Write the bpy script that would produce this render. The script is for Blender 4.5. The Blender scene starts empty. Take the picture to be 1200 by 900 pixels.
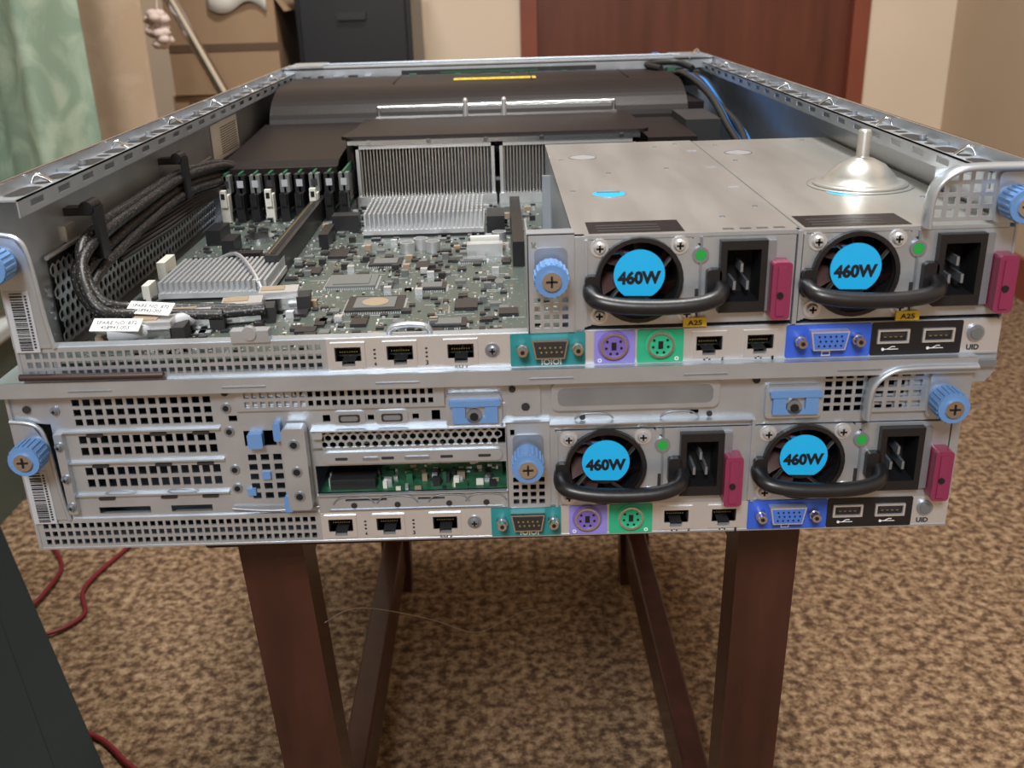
import bpy, math, random
from mathutils import Vector, Matrix
random.seed(7)
COL=bpy.context.scene.collection

# ---------------------------------------------------------------- materials
MATS={}
def new_mat(name):
    m=bpy.data.materials.new(name); m.use_nodes=True
    nt=m.node_tree; b=nt.nodes.get('Principled BSDF')
    return m,nt,b
def mat(name,col,rough=.5,metal=0.,var=0.,scale=60.,bump=0.,bscale=200.,emit=0.,coat=0.,stretch=None,spec=.5):
    if name in MATS: return MATS[name]
    m,nt,b=new_mat(name)
    b.inputs['Base Color'].default_value=(*col,1); b.inputs['Roughness'].default_value=rough; b.inputs['Metallic'].default_value=metal
    b.inputs['Specular IOR Level'].default_value=spec
    if coat: b.inputs['Coat Weight'].default_value=coat
    if emit:
        b.inputs['Emission Color'].default_value=(*col,1); b.inputs['Emission Strength'].default_value=emit
    tc=nt.nodes.new('ShaderNodeTexCoord'); src=tc.outputs['Object']
    if stretch:
        mp=nt.nodes.new('ShaderNodeMapping'); mp.inputs['Scale'].default_value=stretch
        nt.links.new(src,mp.inputs['Vector']); src=mp.outputs['Vector']
    if var:
        n=nt.nodes.new('ShaderNodeTexNoise'); n.inputs['Scale'].default_value=scale; n.inputs['Detail'].default_value=5
        nt.links.new(src,n.inputs['Vector'])
        r=nt.nodes.new('ShaderNodeValToRGB')
        r.color_ramp.elements[0].position=.3; r.color_ramp.elements[1].position=.7
        r.color_ramp.elements[0].color=(*[max(0,c*(1-var)) for c in col],1)
        r.color_ramp.elements[1].color=(*[min(1,c*(1+var)) for c in col],1)
        nt.links.new(n.outputs['Fac'],r.inputs['Fac']); nt.links.new(r.outputs['Color'],b.inputs['Base Color'])
        mr=nt.nodes.new('ShaderNodeMapRange'); mr.inputs['To Min'].default_value=max(.03,rough-.05); mr.inputs['To Max'].default_value=min(1,rough+.07)
        nt.links.new(n.outputs['Fac'],mr.inputs['Value']); nt.links.new(mr.outputs['Result'],b.inputs['Roughness'])
    if bump:
        n2=nt.nodes.new('ShaderNodeTexNoise'); n2.inputs['Scale'].default_value=bscale; n2.inputs['Detail'].default_value=4
        nt.links.new(src,n2.inputs['Vector'])
        bp=nt.nodes.new('ShaderNodeBump'); bp.inputs['Strength'].default_value=bump; bp.inputs['Distance'].default_value=.002
        nt.links.new(n2.outputs['Fac'],bp.inputs['Height']); nt.links.new(bp.outputs['Normal'],b.inputs['Normal'])
    MATS[name]=m; return m
galv=mat('galvanised_steel',(.50,.55,.61),.32,.70,var=.07,scale=45)
galv2=mat('steel_dull',(.31,.345,.39),.36,.72,var=.10,scale=40)
topm=mat('steel_brushed_warm',(.50,.50,.48),.34,.72,var=.08,scale=50,stretch=(1,.15,1))
chrome=mat('chrome',(.76,.78,.81),.16,1.)
alu=mat('aluminium',(.72,.74,.77),.32,.70)
fin=mat('heatsink_fin',(.46,.43,.39),.38,.75)
black=mat('black_plastic',(.010,.010,.012),.36,bump=.05)
blackm=mat('black_matte',(.018,.018,.02),.6)
blade=mat('fan_blade',(.060,.030,.028),.30)
baff=mat('black_baffle',(.012,.009,.009),.46,bump=.06,bscale=400,spec=.22)
dark=mat('dark_void',(.004,.004,.005),.9)
blue=mat('blue_touchpoint',(.11,.24,.50),.45)
lblue=mat('fan_label_blue',(.01,.42,.84),.4)
txt=mat('label_ink',(.005,.006,.01),.5)
white=mat('label_white',(.78,.79,.80),.5)
teal=mat('panel_teal',(.015,.20,.22),.45)
purple=mat('panel_purple',(.23,.21,.62),.45)
green=mat('panel_green',(.02,.38,.20),.45)
dblue=mat('panel_blue',(.03,.10,.56),.4)
vga=mat('vga_blue',(.06,.16,.58),.4)
ps2p=mat('ps2_purple',(.16,.11,.42),.4)
ps2g=mat('ps2_green',(.02,.40,.22),.4)
magenta=mat('magenta_latch',(.22,.025,.075),.36,coat=.2)
led=mat('led_green',(.015,.30,.05),.25,emit=.10)
yellow=mat('label_yellow',(.72,.52,.03),.5)
gold=mat('gold_contact',(.42,.32,.14),.4,.7)
tan=mat('component_tan',(.30,.23,.16),.5)
whitep=mat('white_plastic',(.66,.66,.60),.45)
pcbg=mat('pcb_green',(.02,.10,.05),.45,var=.3,scale=300)
chip=mat('chip_black',(.02,.02,.022),.35)
chipg=mat('chip_grey',(.13,.14,.14),.4)
cableb=mat('cable_black',(.012,.012,.013),.5)
cableblue=mat('cable_blue',(.02,.20,.60),.45)
wood=mat('dark_wood',(.040,.012,.008),.35,var=.35,scale=14,stretch=(4,4,.6),coat=.12)
card=mat('cardboard',(.30,.20,.12),.8,var=.08,scale=8)
cardd=mat('cardboard_print',(.10,.06,.035),.8)
tubm=mat('clear_plastic',(.62,.60,.56),.3)
thr=mat('thread_pale',(.42,.38,.34),.7)
chest=mat('chest_dark',(.014,.016,.020),.35)
redc=mat('cable_red',(.15,.008,.014),.5)
pinkm=mat('pale_tissue',(.72,.60,.56),.7)
cab=mat('case_black',(.004,.006,.007),.55,bump=.1,spec=.3)
binm=mat('bin_green',(.09,.13,.12),.5)
labelg=mat('label_grey',(.40,.42,.46),.5)

def braid():
    m,nt,b=new_mat('braided_sleeve')
    tc=nt.nodes.new('ShaderNodeTexCoord'); n=nt.nodes.new('ShaderNodeTexVoronoi'); n.inputs['Scale'].default_value=700
    r=nt.nodes.new('ShaderNodeValToRGB'); r.color_ramp.elements[0].color=(.15,.15,.15,1); r.color_ramp.elements[1].color=(.007,.007,.008,1)
    r.color_ramp.elements[0].position=.10; r.color_ramp.elements[1].position=.40
    nt.links.new(tc.outputs['Object'],n.inputs['Vector']); nt.links.new(n.outputs['Distance'],r.inputs['Fac']); nt.links.new(r.outputs['Color'],b.inputs['Base Color'])
    b.inputs['Roughness'].default_value=.45; return m
braidm=braid()
def pcb():
    m,nt,b=new_mat('motherboard_pcb')
    tc=nt.nodes.new('ShaderNodeTexCoord')
    v=nt.nodes.new('ShaderNodeTexVoronoi'); v.distance='CHEBYCHEV'; v.inputs['Scale'].default_value=260
    br=nt.nodes.new('ShaderNodeTexBrick'); br.inputs['Scale'].default_value=150; br.inputs['Mortar Size'].default_value=.09
    br.inputs['Color1'].default_value=(.022,.036,.031,1); br.inputs['Color2'].default_value=(.034,.052,.045,1); br.inputs['Mortar'].default_value=(.080,.100,.090,1)
    r=nt.nodes.new('ShaderNodeValToRGB'); r.color_ramp.interpolation='CONSTANT'
    r.color_ramp.elements[0].position=0; r.color_ramp.elements[0].color=(.34,.36,.33,1); r.color_ramp.elements[1].position=.10; r.color_ramp.elements[1].color=(0,0,0,1)
    ad=nt.nodes.new('ShaderNodeMixRGB'); ad.blend_type='ADD'; ad.inputs['Fac'].default_value=.6
    for n in (v,br): nt.links.new(tc.outputs['Object'],n.inputs['Vector'])
    nt.links.new(v.outputs['Distance'],r.inputs['Fac']); nt.links.new(br.outputs['Color'],ad.inputs['Color1']); nt.links.new(r.outputs['Color'],ad.inputs['Color2'])
    nt.links.new(ad.outputs['Color'],b.inputs['Base Color']); b.inputs['Roughness'].default_value=.35
    return m
pcbm=pcb()
def carpet():
    m,nt,b=new_mat('carpet_mottled')
    tc=nt.nodes.new('ShaderNodeTexCoord')
    n=nt.nodes.new('ShaderNodeTexNoise'); n.inputs['Scale'].default_value=92; n.inputs['Detail'].default_value=4; n.inputs['Roughness'].default_value=.65
    r=nt.nodes.new('ShaderNodeValToRGB'); e=r.color_ramp.elements
    e[0].position=.36; e[0].color=(.070,.035,.017,1); e[1].position=.68; e[1].color=(.52,.365,.225,1)
    x=e.new(.46); x.color=(.18,.102,.052,1); x=e.new(.55); x.color=(.34,.218,.125,1)
    n2=nt.nodes.new('ShaderNodeTexNoise'); n2.inputs['Scale'].default_value=420; n2.inputs['Detail'].default_value=2
    mx=nt.nodes.new('ShaderNodeMixRGB'); mx.blend_type='MULTIPLY'; mx.inputs['Fac'].default_value=.5
    bp=nt.nodes.new('ShaderNodeBump'); bp.inputs['Strength'].default_value=.7; bp.inputs['Distance'].default_value=.004
    for q in (n,n2): nt.links.new(tc.outputs['Object'],q.inputs['Vector'])
    nt.links.new(n.outputs['Fac'],r.inputs['Fac']); nt.links.new(r.outputs['Color'],mx.inputs['Color1']); nt.links.new(n2.outputs['Fac'],mx.inputs['Color2'])
    nt.links.new(mx.outputs['Color'],b.inputs['Base Color']); nt.links.new(n2.outputs['Fac'],bp.inputs['Height']); nt.links.new(bp.outputs['Normal'],b.inputs['Normal'])
    b.inputs['Roughness'].default_value=.95
    return m
carpetm=carpet()
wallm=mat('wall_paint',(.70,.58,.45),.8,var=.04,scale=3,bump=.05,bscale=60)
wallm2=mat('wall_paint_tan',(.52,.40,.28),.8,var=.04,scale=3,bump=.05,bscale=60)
ceilm=mat('ceiling_paint',(.7,.69,.67),.9)
doorm=mat('door_mahogany',(.110,.030,.015),.4,var=.22,scale=5,stretch=(5,5,.5))
doorf=mat('door_frame_paint',(.21,.055,.030),.4,var=.1,scale=5)
def curtain_mat(name,c1,c2):
    m,nt,b=new_mat(name)
    tc=nt.nodes.new('ShaderNodeTexCoord'); n=nt.nodes.new('ShaderNodeTexNoise'); n.inputs['Scale'].default_value=13; n.inputs['Detail'].default_value=5; n.inputs['Distortion'].default_value=1.2
    r=nt.nodes.new('ShaderNodeValToRGB'); r.color_ramp.elements[0].position=.42; r.color_ramp.elements[1].position=.62
    r.color_ramp.elements[0].color=(*c1,1); r.color_ramp.elements[1].color=(*c2,1)
    nt.links.new(tc.outputs['Object'],n.inputs['Vector']); nt.links.new(n.outputs['Fac'],r.inputs['Fac']); nt.links.new(r.outputs['Color'],b.inputs['Base Color'])
    b.inputs['Roughness'].default_value=.85; return m
curtg=curtain_mat('curtain_mint',(.20,.28,.21),(.32,.40,.31))
curtb=curtain_mat('curtain_beige',(.56,.43,.31),(.62,.49,.37))

# ---------------------------------------------------------------- mesh builder
def XZ(a,b,c): return (a,c,b)      # a=x b=z c=y (face plates)
def XY(a,b,c): return (a,b,c)      # horizontal plates
def YZ(a,b,c): return (c,a,b)      # side plates
class MB:
    def __init__(s): s.v=[];s.f=[];s.m=[];s.sm=[];s.mats=[];s.T=Matrix.Identity(4)
    def mi(s,m):
        if m not in s.mats: s.mats.append(m)
        return s.mats.index(m)
    def add(s,vs,fs,m,smooth=False):
        o=len(s.v); k=s.mi(m)
        for p in vs: s.v.append(tuple(s.T@Vector(p)))
        for f in fs: s.f.append([i+o for i in f]); s.m.append(k); s.sm.append(smooth)
    def box(s,x0,x1,y0,y1,z0,z1,m):
        vs=[(x,y,z) for x in(x0,x1) for y in(y0,y1) for z in(z0,z1)]
        s.add(vs,[(0,1,3,2),(4,6,7,5),(0,4,5,1),(2,3,7,6),(0,2,6,4),(1,5,7,3)],m)
    def cbox(s,c,d,m,rot=0):
        old=s.T; s.T=old@Matrix.Translation(c)@Matrix.Rotation(rot,4,'Z')
        s.box(-d[0]/2,d[0]/2,-d[1]/2,d[1]/2,-d[2]/2,d[2]/2,m); s.T=old
    def plate(s,a0,a1,b0,b1,c0,c1,holes,m,mp=XZ):
        A=sorted({a0,a1,*[round(v,6) for h in holes for v in h[:2] if a0<v<a1]})
        B=sorted({b0,b1,*[round(v,6) for h in holes for v in h[2:4] if b0<v<b1]})
        na,nb=len(A)-1,len(B)-1
        sol=[[True]*nb for _ in range(na)]
        for i in range(na):
            ca=(A[i]+A[i+1])/2; hs=[h for h in holes if h[0]<ca<h[1]]
            for j in range(nb):
                cb=(B[j]+B[j+1])/2
                for h in hs:
                    if h[2]<cb<h[3]: sol[i][j]=False;break
        vs=[];fs=[];d={}
        def V(i,j,k):
            q=(i,j,k)
            if q not in d: d[q]=len(vs); vs.append(mp(A[i],B[j],(c0,c1)[k]))
            return d[q]
        for i in range(na):
            for j in range(nb):
                if not sol[i][j]: continue
                fs.append((V(i,j,0),V(i+1,j,0),V(i+1,j+1,0),V(i,j+1,0)))
                fs.append((V(i,j,1),V(i,j+1,1),V(i+1,j+1,1),V(i+1,j,1)))
                if i==0 or not sol[i-1][j]: fs.append((V(i,j,0),V(i,j+1,0),V(i,j+1,1),V(i,j,1)))
                if i==na-1 or not sol[i+1][j]: fs.append((V(i+1,j,0),V(i+1,j,1),V(i+1,j+1,1),V(i+1,j+1,0)))
                if j==0 or not sol[i][j-1]: fs.append((V(i,j,0),V(i,j,1),V(i+1,j,1),V(i+1,j,0)))
                if j==nb-1 or not sol[i][j+1]: fs.append((V(i,j+1,0),V(i+1,j+1,0),V(i+1,j+1,1),V(i,j+1,1)))
        s.add(vs,fs,m)
    def cyl(s,c,ax,r,h,m,n=20,r2=None):
        r2=r if r2 is None else r2
        ax=Vector(ax).normalized(); u=ax.orthogonal().normalized(); w=ax.cross(u); c=Vector(c)
        vs=[];
        for k,(rr,hh) in enumerate(((r,0),(r2,h))):
            for i in range(n):
                t=2*math.pi*i/n; vs.append(c+ax*hh+(u*math.cos(t)+w*math.sin(t))*rr)
        s.add(vs,[(i,(i+1)%n,n+(i+1)%n,n+i) for i in range(n)],m,True)
        s.add(vs,[tuple(range(n))[::-1],tuple(range(n,2*n))],m)
    def ring(s,c,ax,r0,r1,h,m,n=32):
        ax=Vector(ax).normalized(); u=ax.orthogonal().normalized(); w=ax.cross(u); c=Vector(c); vs=[]
        for rr,hh in((r0,0),(r1,0),(r1,h),(r0,h)):
            for i in range(n):
                t=2*math.pi*i/n; vs.append(c+ax*hh+(u*math.cos(t)+w*math.sin(t))*rr)
        fs=[]
        for k in range(4):
            for i in range(n): fs.append((k*n+i,k*n+(i+1)%n,((k+1)%4)*n+(i+1)%n,((k+1)%4)*n+i))
        s.add(vs,fs,m,False)
    def lathe(s,c,prof,m,n=36):
        vs=[(c[0]+r*math.cos(2*math.pi*i/n),c[1]+r*math.sin(2*math.pi*i/n),c[2]+z) for r,z in prof for i in range(n)]
        fs=[(k*n+i,k*n+(i+1)%n,(k+1)*n+(i+1)%n,(k+1)*n+i) for k in range(len(prof)-1) for i in range(n)]
        s.add(vs,fs,m,True)
    def tube(s,pts,r,m,n=8,sub=6,flat=None):
        P=[Vector(p) for p in pts]
        if sub>1 and len(P)>2:
            Q=[]
            for i in range(len(P)-1):
                p0=P[max(0,i-1)];p1=P[i];p2=P[i+1];p3=P[min(len(P)-1,i+2)]
                for k in range(sub):
                    t=k/sub
                    Q.append(.5*((2*p1)+(p2-p0)*t+(2*p0-5*p1+4*p2-p3)*t*t+(3*p1-p0-3*p2+p3)*t**3))
            Q.append(P[-1]); P=Q
        vs=[];u=None
        for i,p in enumerate(P):
            d=(P[min(i+1,len(P)-1)]-P[max(i-1,0)]).normalized()
            if u is None: u=d.orthogonal().normalized()
            u=(u-d*u.dot(d)).normalized(); w=d.cross(u)
            for k in range(n):
                t=2*math.pi*k/n
                off=(u*math.cos(t)+w*math.sin(t))*r
                if flat: off=Vector((off.x*flat[0],off.y*flat[1],off.z*flat[2]))
                vs.append(p+off)
        L=len(P)
        s.add(vs,[(i*n+k,i*n+(k+1)%n,(i+1)*n+(k+1)%n,(i+1)*n+k) for i in range(L-1) for k in range(n)],m,True)
        s.add(vs,[tuple(range(n))[::-1],tuple(range((L-1)*n,L*n))],m)
    def prism(s,poly,c0,c1,m,mp=XZ,smooth=False):
        n=len(poly); vs=[mp(a,b,c0) for a,b in poly]+[mp(a,b,c1) for a,b in poly]
        s.add(vs,[(i,(i+1)%n,n+(i+1)%n,n+i) for i in range(n)],m,smooth)
        s.add(vs,[tuple(range(n))[::-1],tuple(range(n,2*n))],m)
    def rrect(s,x0,x1,z0,z1,r,c0,c1,m,mp=XZ,k=5):
        pts=[]
        for cx,cz,a in((x1-r,z1-r,0),(x0+r,z1-r,90),(x0+r,z0+r,180),(x1-r,z0+r,270)):
            for i in range(k+1):
                t=math.radians(a+90*i/k); pts.append((cx+r*math.cos(t),cz+r*math.sin(t)))
        s.prism(pts,c0,c1,m,mp)
    def oval(s,x0,x1,y0,y1,z,rw,m,k=6):
        # flat raised rim around an oblong hole in a horizontal plate
        r=(x1-x0)/2-1e-5; vs=[]
        for e in(0,rw):
            for cx,cy,a in((x1-r,y1-r,0),(x0+r,y1-r,90),(x0+r,y0+r,180),(x1-r,y0+r,270)):
                for i in range(k+1):
                    t=math.radians(a+90*i/k); vs.append((cx+(r+e)*math.cos(t),cy+(r+e)*math.sin(t),z))
        n=4*(k+1); s.add(vs,[(i,(i+1)%n,n+(i+1)%n,n+i) for i in range(n)],m)
        s.add([(v[0],v[1],z+.00002) for v in vs[:n]],[tuple(range(n))],blackm)
    def rplate(s,x0,x1,z0,z1,cx,cz,r,y0,y1,m,n=32):
        vs=[]
        for y in(y0,y1):
            for i in range(n):
                t=2*math.pi*(i+.5)/n; c,q=math.cos(t),math.sin(t)
                vs.append((cx+r*c,y,cz+r*q))
            for i in range(n):
                t=2*math.pi*(i+.5)/n; c,q=math.cos(t),math.sin(t)
                kx=((x1-cx) if c>0 else (cx-x0))/max(abs(c),1e-6); kz=((z1-cz) if q>0 else (cz-z0))/max(abs(q),1e-6)
                k=min(kx,kz); vs.append((cx+k*c,y,cz+k*q))
        fs=[]
        for i in range(n):
            j=(i+1)%n
            fs.append((i,j,n+j,n+i)); fs.append((2*n+i,3*n+i,3*n+j,2*n+j)); fs.append((i,2*n+i,2*n+j,j))
        s.add(vs,fs,m)
    def hexmesh(s,a0,a1,b0,b1,c,p,m,mp=XZ,fill=.40,th=.0008):
        R=p/math.sqrt(3); vs=[];fs=[]; row=0; b=b0
        while b<=b1:
            a=a0+(p/2 if row%2 else 0)
            while a<=a1:
                o=len(vs)
                for rr,cc in((R,c),(p*fill,c),(p*fill,c+th)):
                    for i in range(6):
                        t=math.radians(60*i+30); vs.append(mp(min(max(a+rr*math.cos(t),a0-p/2),a1+p/2),b+rr*math.sin(t),cc))
                for i in range(6):
                    j=(i+1)%6
                    fs.append((o+i,o+j,o+6+j,o+6+i)); fs.append((o+6+i,o+6+j,o+12+j,o+12+i))
                a+=p
            b+=p*math.sqrt(3)/2; row+=1
        s.add(vs,fs,m)
    def text(s,t,cx,cz,y,w,m,bold=.02,mp=None,h=None):
        cu=bpy.data.curves.new('t','FONT'); cu.body=t; cu.offset=bold; cu.resolution_u=3; cu.extrude=.01
        ob=bpy.data.objects.new('t',cu); COL.objects.link(ob)
        dg=bpy.context.evaluated_depsgraph_get(); me=bpy.data.meshes.new_from_object(ob.evaluated_get(dg))
        xs=[v.co.x for v in me.vertices]; ys=[v.co.y for v in me.vertices]
        if xs:
            k=w/(max(xs)-min(xs)); mx=(max(xs)+min(xs))/2; my=(max(ys)+min(ys))/2
            kh=k if h is None else h/(max(ys)-min(ys))
            f=mp or (lambda a,b,c:(cx+a,y-c,cz+b))
            s.add([f((v.co.x-mx)*k,(v.co.y-my)*kh,.0001 if v.co.z>0 else 0) for v in me.vertices],[tuple(p.vertices) for p in me.polygons],m)
        bpy.data.objects.remove(ob); bpy.data.curves.remove(cu); bpy.data.meshes.remove(me)
    def done(s,name,parent=None,bevel=0,loc=None):
        me=bpy.data.meshes.new(name); me.from_pydata(s.v,[],s.f)
        for m in s.mats: me.materials.append(m)
        me.polygons.foreach_set('material_index',s.m); me.polygons.foreach_set('use_smooth',s.sm)
        me.update()
        o=bpy.data.objects.new(name,me); COL.objects.link(o)
        if parent: o.parent=parent
        if bevel:
            b=o.modifiers.new('bevel','BEVEL'); b.width=bevel; b.segments=2; b.limit_method='ANGLE'; b.angle_limit=.9
        return o
def sq(x0,x1,z0,z1,nx,nz,f=.66):
    px=(x1-x0)/nx; pz=(z1-z0)/nz
    return [(x0+px*(i+.5-f/2),x0+px*(i+.5+f/2),z0+pz*(j+.5-f/2),z0+pz*(j+.5+f/2)) for i in range(nx) for j in range(nz)]
def empty(name,loc=(0,0,0),rot=0):
    e=bpy.data.objects.new(name,None); e.location=loc; e.rotation_euler=(0,0,rot); e.empty_display_size=.05; COL.objects.link(e); return e

# ---------------------------------------------------------------- shared server parts
def knob(m,x,z,y=-.002,r=.0072,L=.014):
    m.ring((x,y,z),(0,-1,0),.0045,r*.86,.004,blue)
    m.cyl((x,y-.003,z),(0,-1,0),r,L-.003,blue,20)
    for i in range(20):
        t=2*math.pi*i/20; m.cbox((x+r*math.cos(t),y-.003-(L-.003)/2,z+r*math.sin(t)),(.0008,L-.005,.0008),blue)
    m.cyl((x,y-L,z),(0,-1,0),.0042,.0012,chrome,16)
    m.cbox((x,y-L-.0013,z),(.005,.0004,.0009),dark); m.cbox((x,y-L-.0013,z),(.0009,.0004,.005),dark)
def screw(m,x,z,y,r=.0036,mt=None):
    mt=mt or alu
    m.cyl((x,y,z),(0,-1,0),r,.0007,mt,18); m.cyl((x,y-.0007,z),(0,-1,0),r*.72,.0015,mt,18,r*.5)
    m.cbox((x,y-.0023,z),(r*.8,.0003,r*.22),dark); m.cbox((x,y-.0023,z),(r*.22,.0003,r*.8),dark)
def psu(name,parent,X,zo=0,rating=True,tdx=0.,tdz=0.):
    m=MB(); m.T=Matrix.Translation((X,0,zo))
    x0,x1,z0,z1=0,.0925,.0185,.0580; fx,fz=.0240,.0405
    m.rplate(x0,.0505,z0,z1,fx,fz-.001,.0182,-.0006,.0006,galv)
    for (ax,az) in ((x0,z0),(x0,z1),(.0505,z0),(.0505,z1)):
        cx=ax+(.003 if ax==x0 else -.003); cz=az+(.003 if az==z0 else -.003)
        m.box(min(ax,cx),max(ax,cx),-.0005,.0005,min(az,cz),max(az,cz),galv)
    m.plate(.0505,x1,z0,z1,-.0006,.0006,[(.0605,.0795,.0245,.0560)],galv)
    m.box(x0,x0+.0012,-.0020,0,z0,z1,galv); m.box(.0505,.0515,-.0016,0,z0+.002,z1,galv2)
    # body
    m.box(x0,x1,.001,.19,z0,z0+.001,galv2); m.box(x0,x0+.001,.001,.19,z0,z1,galv2); m.box(x1-.001,x1,.001,.19,z0,z1,galv2)
    # fan housing
    m.ring((fx,-.0008,fz-.001),(0,1,0),.0172,.0186,.022,black)
    m.ring((fx,-.0035,fz-.001),(0,1,0),.0174,.0194,.0030,black)
    m.cyl((fx,.022,fz-.001),(0,-1,0),.0182,.0005,dark,24)
    c=Vector((fx,0,fz-.001))
    for i in range(7):
        t=2*math.pi*i/7; dt=.62; vs=[]
        for rr in (.007,.012,.0172):
            for a,y in ((t,.009),(t+dt,-.0005)):
                vs.append((c.x+rr*math.cos(a+rr*14),y,c.z+rr*math.sin(a+rr*14)))
        m.add(vs,[(0,1,3,2),(2,3,5,4)],blade,True)
    m.cyl((fx,.014,fz-.001),(0,-1,0),.0095,.015,black,24)
    for a in (20,110,200,290):
        t=math.radians(a); m.tube([(fx+.009*math.cos(t),-.001,fz-.001+.009*math.sin(t)),(fx+.0185*math.cos(t+.3),-.001,fz-.001+.0185*math.sin(t+.3))],.0009,blackm,6,1)
    # blue label
    pts=[(fx+.0113*math.cos(math.radians(a)),fz+.0015+.0113*math.sin(math.radians(a))) for a in range(-60,241,8)]
    m.prism(pts,-.0020,-.0013,lblue)
    m.text('460W',fx,fz+.0003,-.0021,.0192,txt,bold=.05,h=.0062)
    for i,cm in enumerate((cableblue,magenta,redc)):
        m.tube([(fx-.004,.001,fz+.011),(fx-.012-.001*i,-.0005,fz+.011+.001*i),(fx-.017,.003,fz+.008+i*.001)],.0006,cm,5,4)
    for sx,sz in((.0065,.0543),(.0415,.0546),(.0065,.0235),(.0455,.0235)): screw(m,sx,sz,-.0006,.0040)
    # inlet
    ix0,ix1,iz0,iz1=.0590,.0795,.0240,.0565
    m.plate(ix0,ix1,iz0,iz1,-.0045,.012,[(ix0+.0028,ix1-.0028,iz0+.005,iz1-.004)],black)
    m.box(ix0,ix1,.012,.013,iz0,iz1,dark)
    for px,pz in((.0664,.0355),(.0722,.0355),(.0693,.0435)): m.box(px-.0006,px+.0006,-.001,.012,pz-.002,pz+.002,galv2)
    m.box(.0795,.0835,-.003,.0,.024,.056,galv2)
    # LED
    m.ring((.0508,-.0006,.0500),(0,-1,0),.0024,.0036,.0012,galv2); m.cyl((.0508,-.0006,.0500),(0,-1,0),.0025,.0012,led,16)
    m.box(.0490,.0512,-.001,0,.0185+.004,.0185+.016,blackm)
    # handle : flat curved grip
    H=[(.0030,0,.0365),(.0025,-.007,.0350),(.0050,-.0125,.0335),(.016,-.0150,.0318),(.032,-.0158,.0312),(.047,-.0155,.0318),(.056,-.0130,.0335),(.0595,-.007,.0350),(.0595,0,.0365)]
    m.tube(H,.0037,black,10,5,flat=(1,1,.95))
    m.rrect(.0000,.0060,.0300,.0425,.002,-.0045,0,black); m.rrect(.0535,.0600,.0300,.0440,.002,-.0045,0,black)
    if rating: m.box(.0440,.0545,-.0030,-.0022,.0175,.0215,yellow); m.text('A25',.0492,.0194,-.0031,.0065,txt,h=.0024)
    # magenta latch
    m.T=Matrix.Translation((X,0,zo+tdz))
    m.rrect(.0840+tdx,.0925+tdx,.0215,.0475,.0018,-.009,-.0005,magenta)
    m.box(.0862+tdx,.0900+tdx,-.0098,-.0088,.0235,.0455,magenta)
    m.cyl((.0875+tdx,-.0098,.0330),(0,-1,0),.0015,.0008,dark,10)
    return m.done(name,parent,bevel=.0003)
def rj45(m,x,w=.0155,h=.0125,z0=.0018):
    a0,a1=x-w/2,x+w/2
    m.plate(a0,a1,z0,z0+h,-.0012,.012,[(a0+.0018,a1-.0018,z0+.0035,z0+h-.0022),(x-.003,x+.003,z0+.0012,z0+.0040)],alu)
    m.box(a0,a1,.012,.0125,z0,z0+h,dark)
    m.plate(a0+.0017,a1-.0017,z0+.0033,z0+h-.002,-.0006,.0118,[(a0+.0022,a1-.0022,z0+.0035,z0+h-.0025)],blackm)
    m.box(a0+.002,a1-.002,.0035,.0115,z0+h-.0045,z0+h-.0024,blackm)
    for i in range(8): m.box(x-.0042+i*.0011,x-.0038+i*.0011,.002,.0085,z0+h-.0058,z0+h-.0053,gold)
def ps2(m,x,bg,ins):
    m.cyl((x,-.0012,.0090),(0,-1,0),.0072,.0004,ins,28)
    m.ring((x,-.0016,.0090),(0,-1,0),.0052,.0062,.0012,chrome,28)
    m.cyl((x,-.0016,.0090),(0,-1,0),.0052,.0005,ins,28)
    m.box(x-.0011,x+.0011,-.0024,-.0020,.0072,.0108,dark)
    for dx,dz in((-.003,.0022),(.003,.0022),(-.0034,-.001),(.0034,-.001),(-.0015,-.0036),(.0015,-.0036)): m.cyl((x+dx,-.0021,.009+dz),(0,-1,0),.00065,.0002,dark,8)
def dsub(m,x,ins,w=.0165,rows=2,n=5,shell=None):
    shell=shell or chrome
    def D(w,h,z): return [(x-w/2+h*.18,z-h/2),(x+w/2-h*.18,z-h/2),(x+w/2,z+h/2),(x-w/2,z+h/2)]
    m.prism(D(w,.0090,.0095),-.0055,-.001,shell); m.prism(D(w-.0016,.0076,.0095),-.0057,-.0054,ins)
    for r in range(rows):
        for i in range(n):
            px=x+(i-(n-1)/2)*(w-.005)/n+(.0006 if r%2 else 0)
            m.cyl((px,-.0057,.0095+(r-(rows-1)/2)*-.0022),(0,-1,0),.0005,.0003,dark if ins is vga else gold,6)
    for q in(-1,1):
        hx=x+q*(w/2+.0042)
        m.cyl((hx,-.001,.0095),(0,-1,0),.0028,.004,chrome,6); m.cyl((hx,-.005,.0095),(0,-1,0),.0022,.0035,chrome,12); m.cyl((hx,-.0085,.0095),(0,-1,0),.0010,.0003,dark,8)
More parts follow.
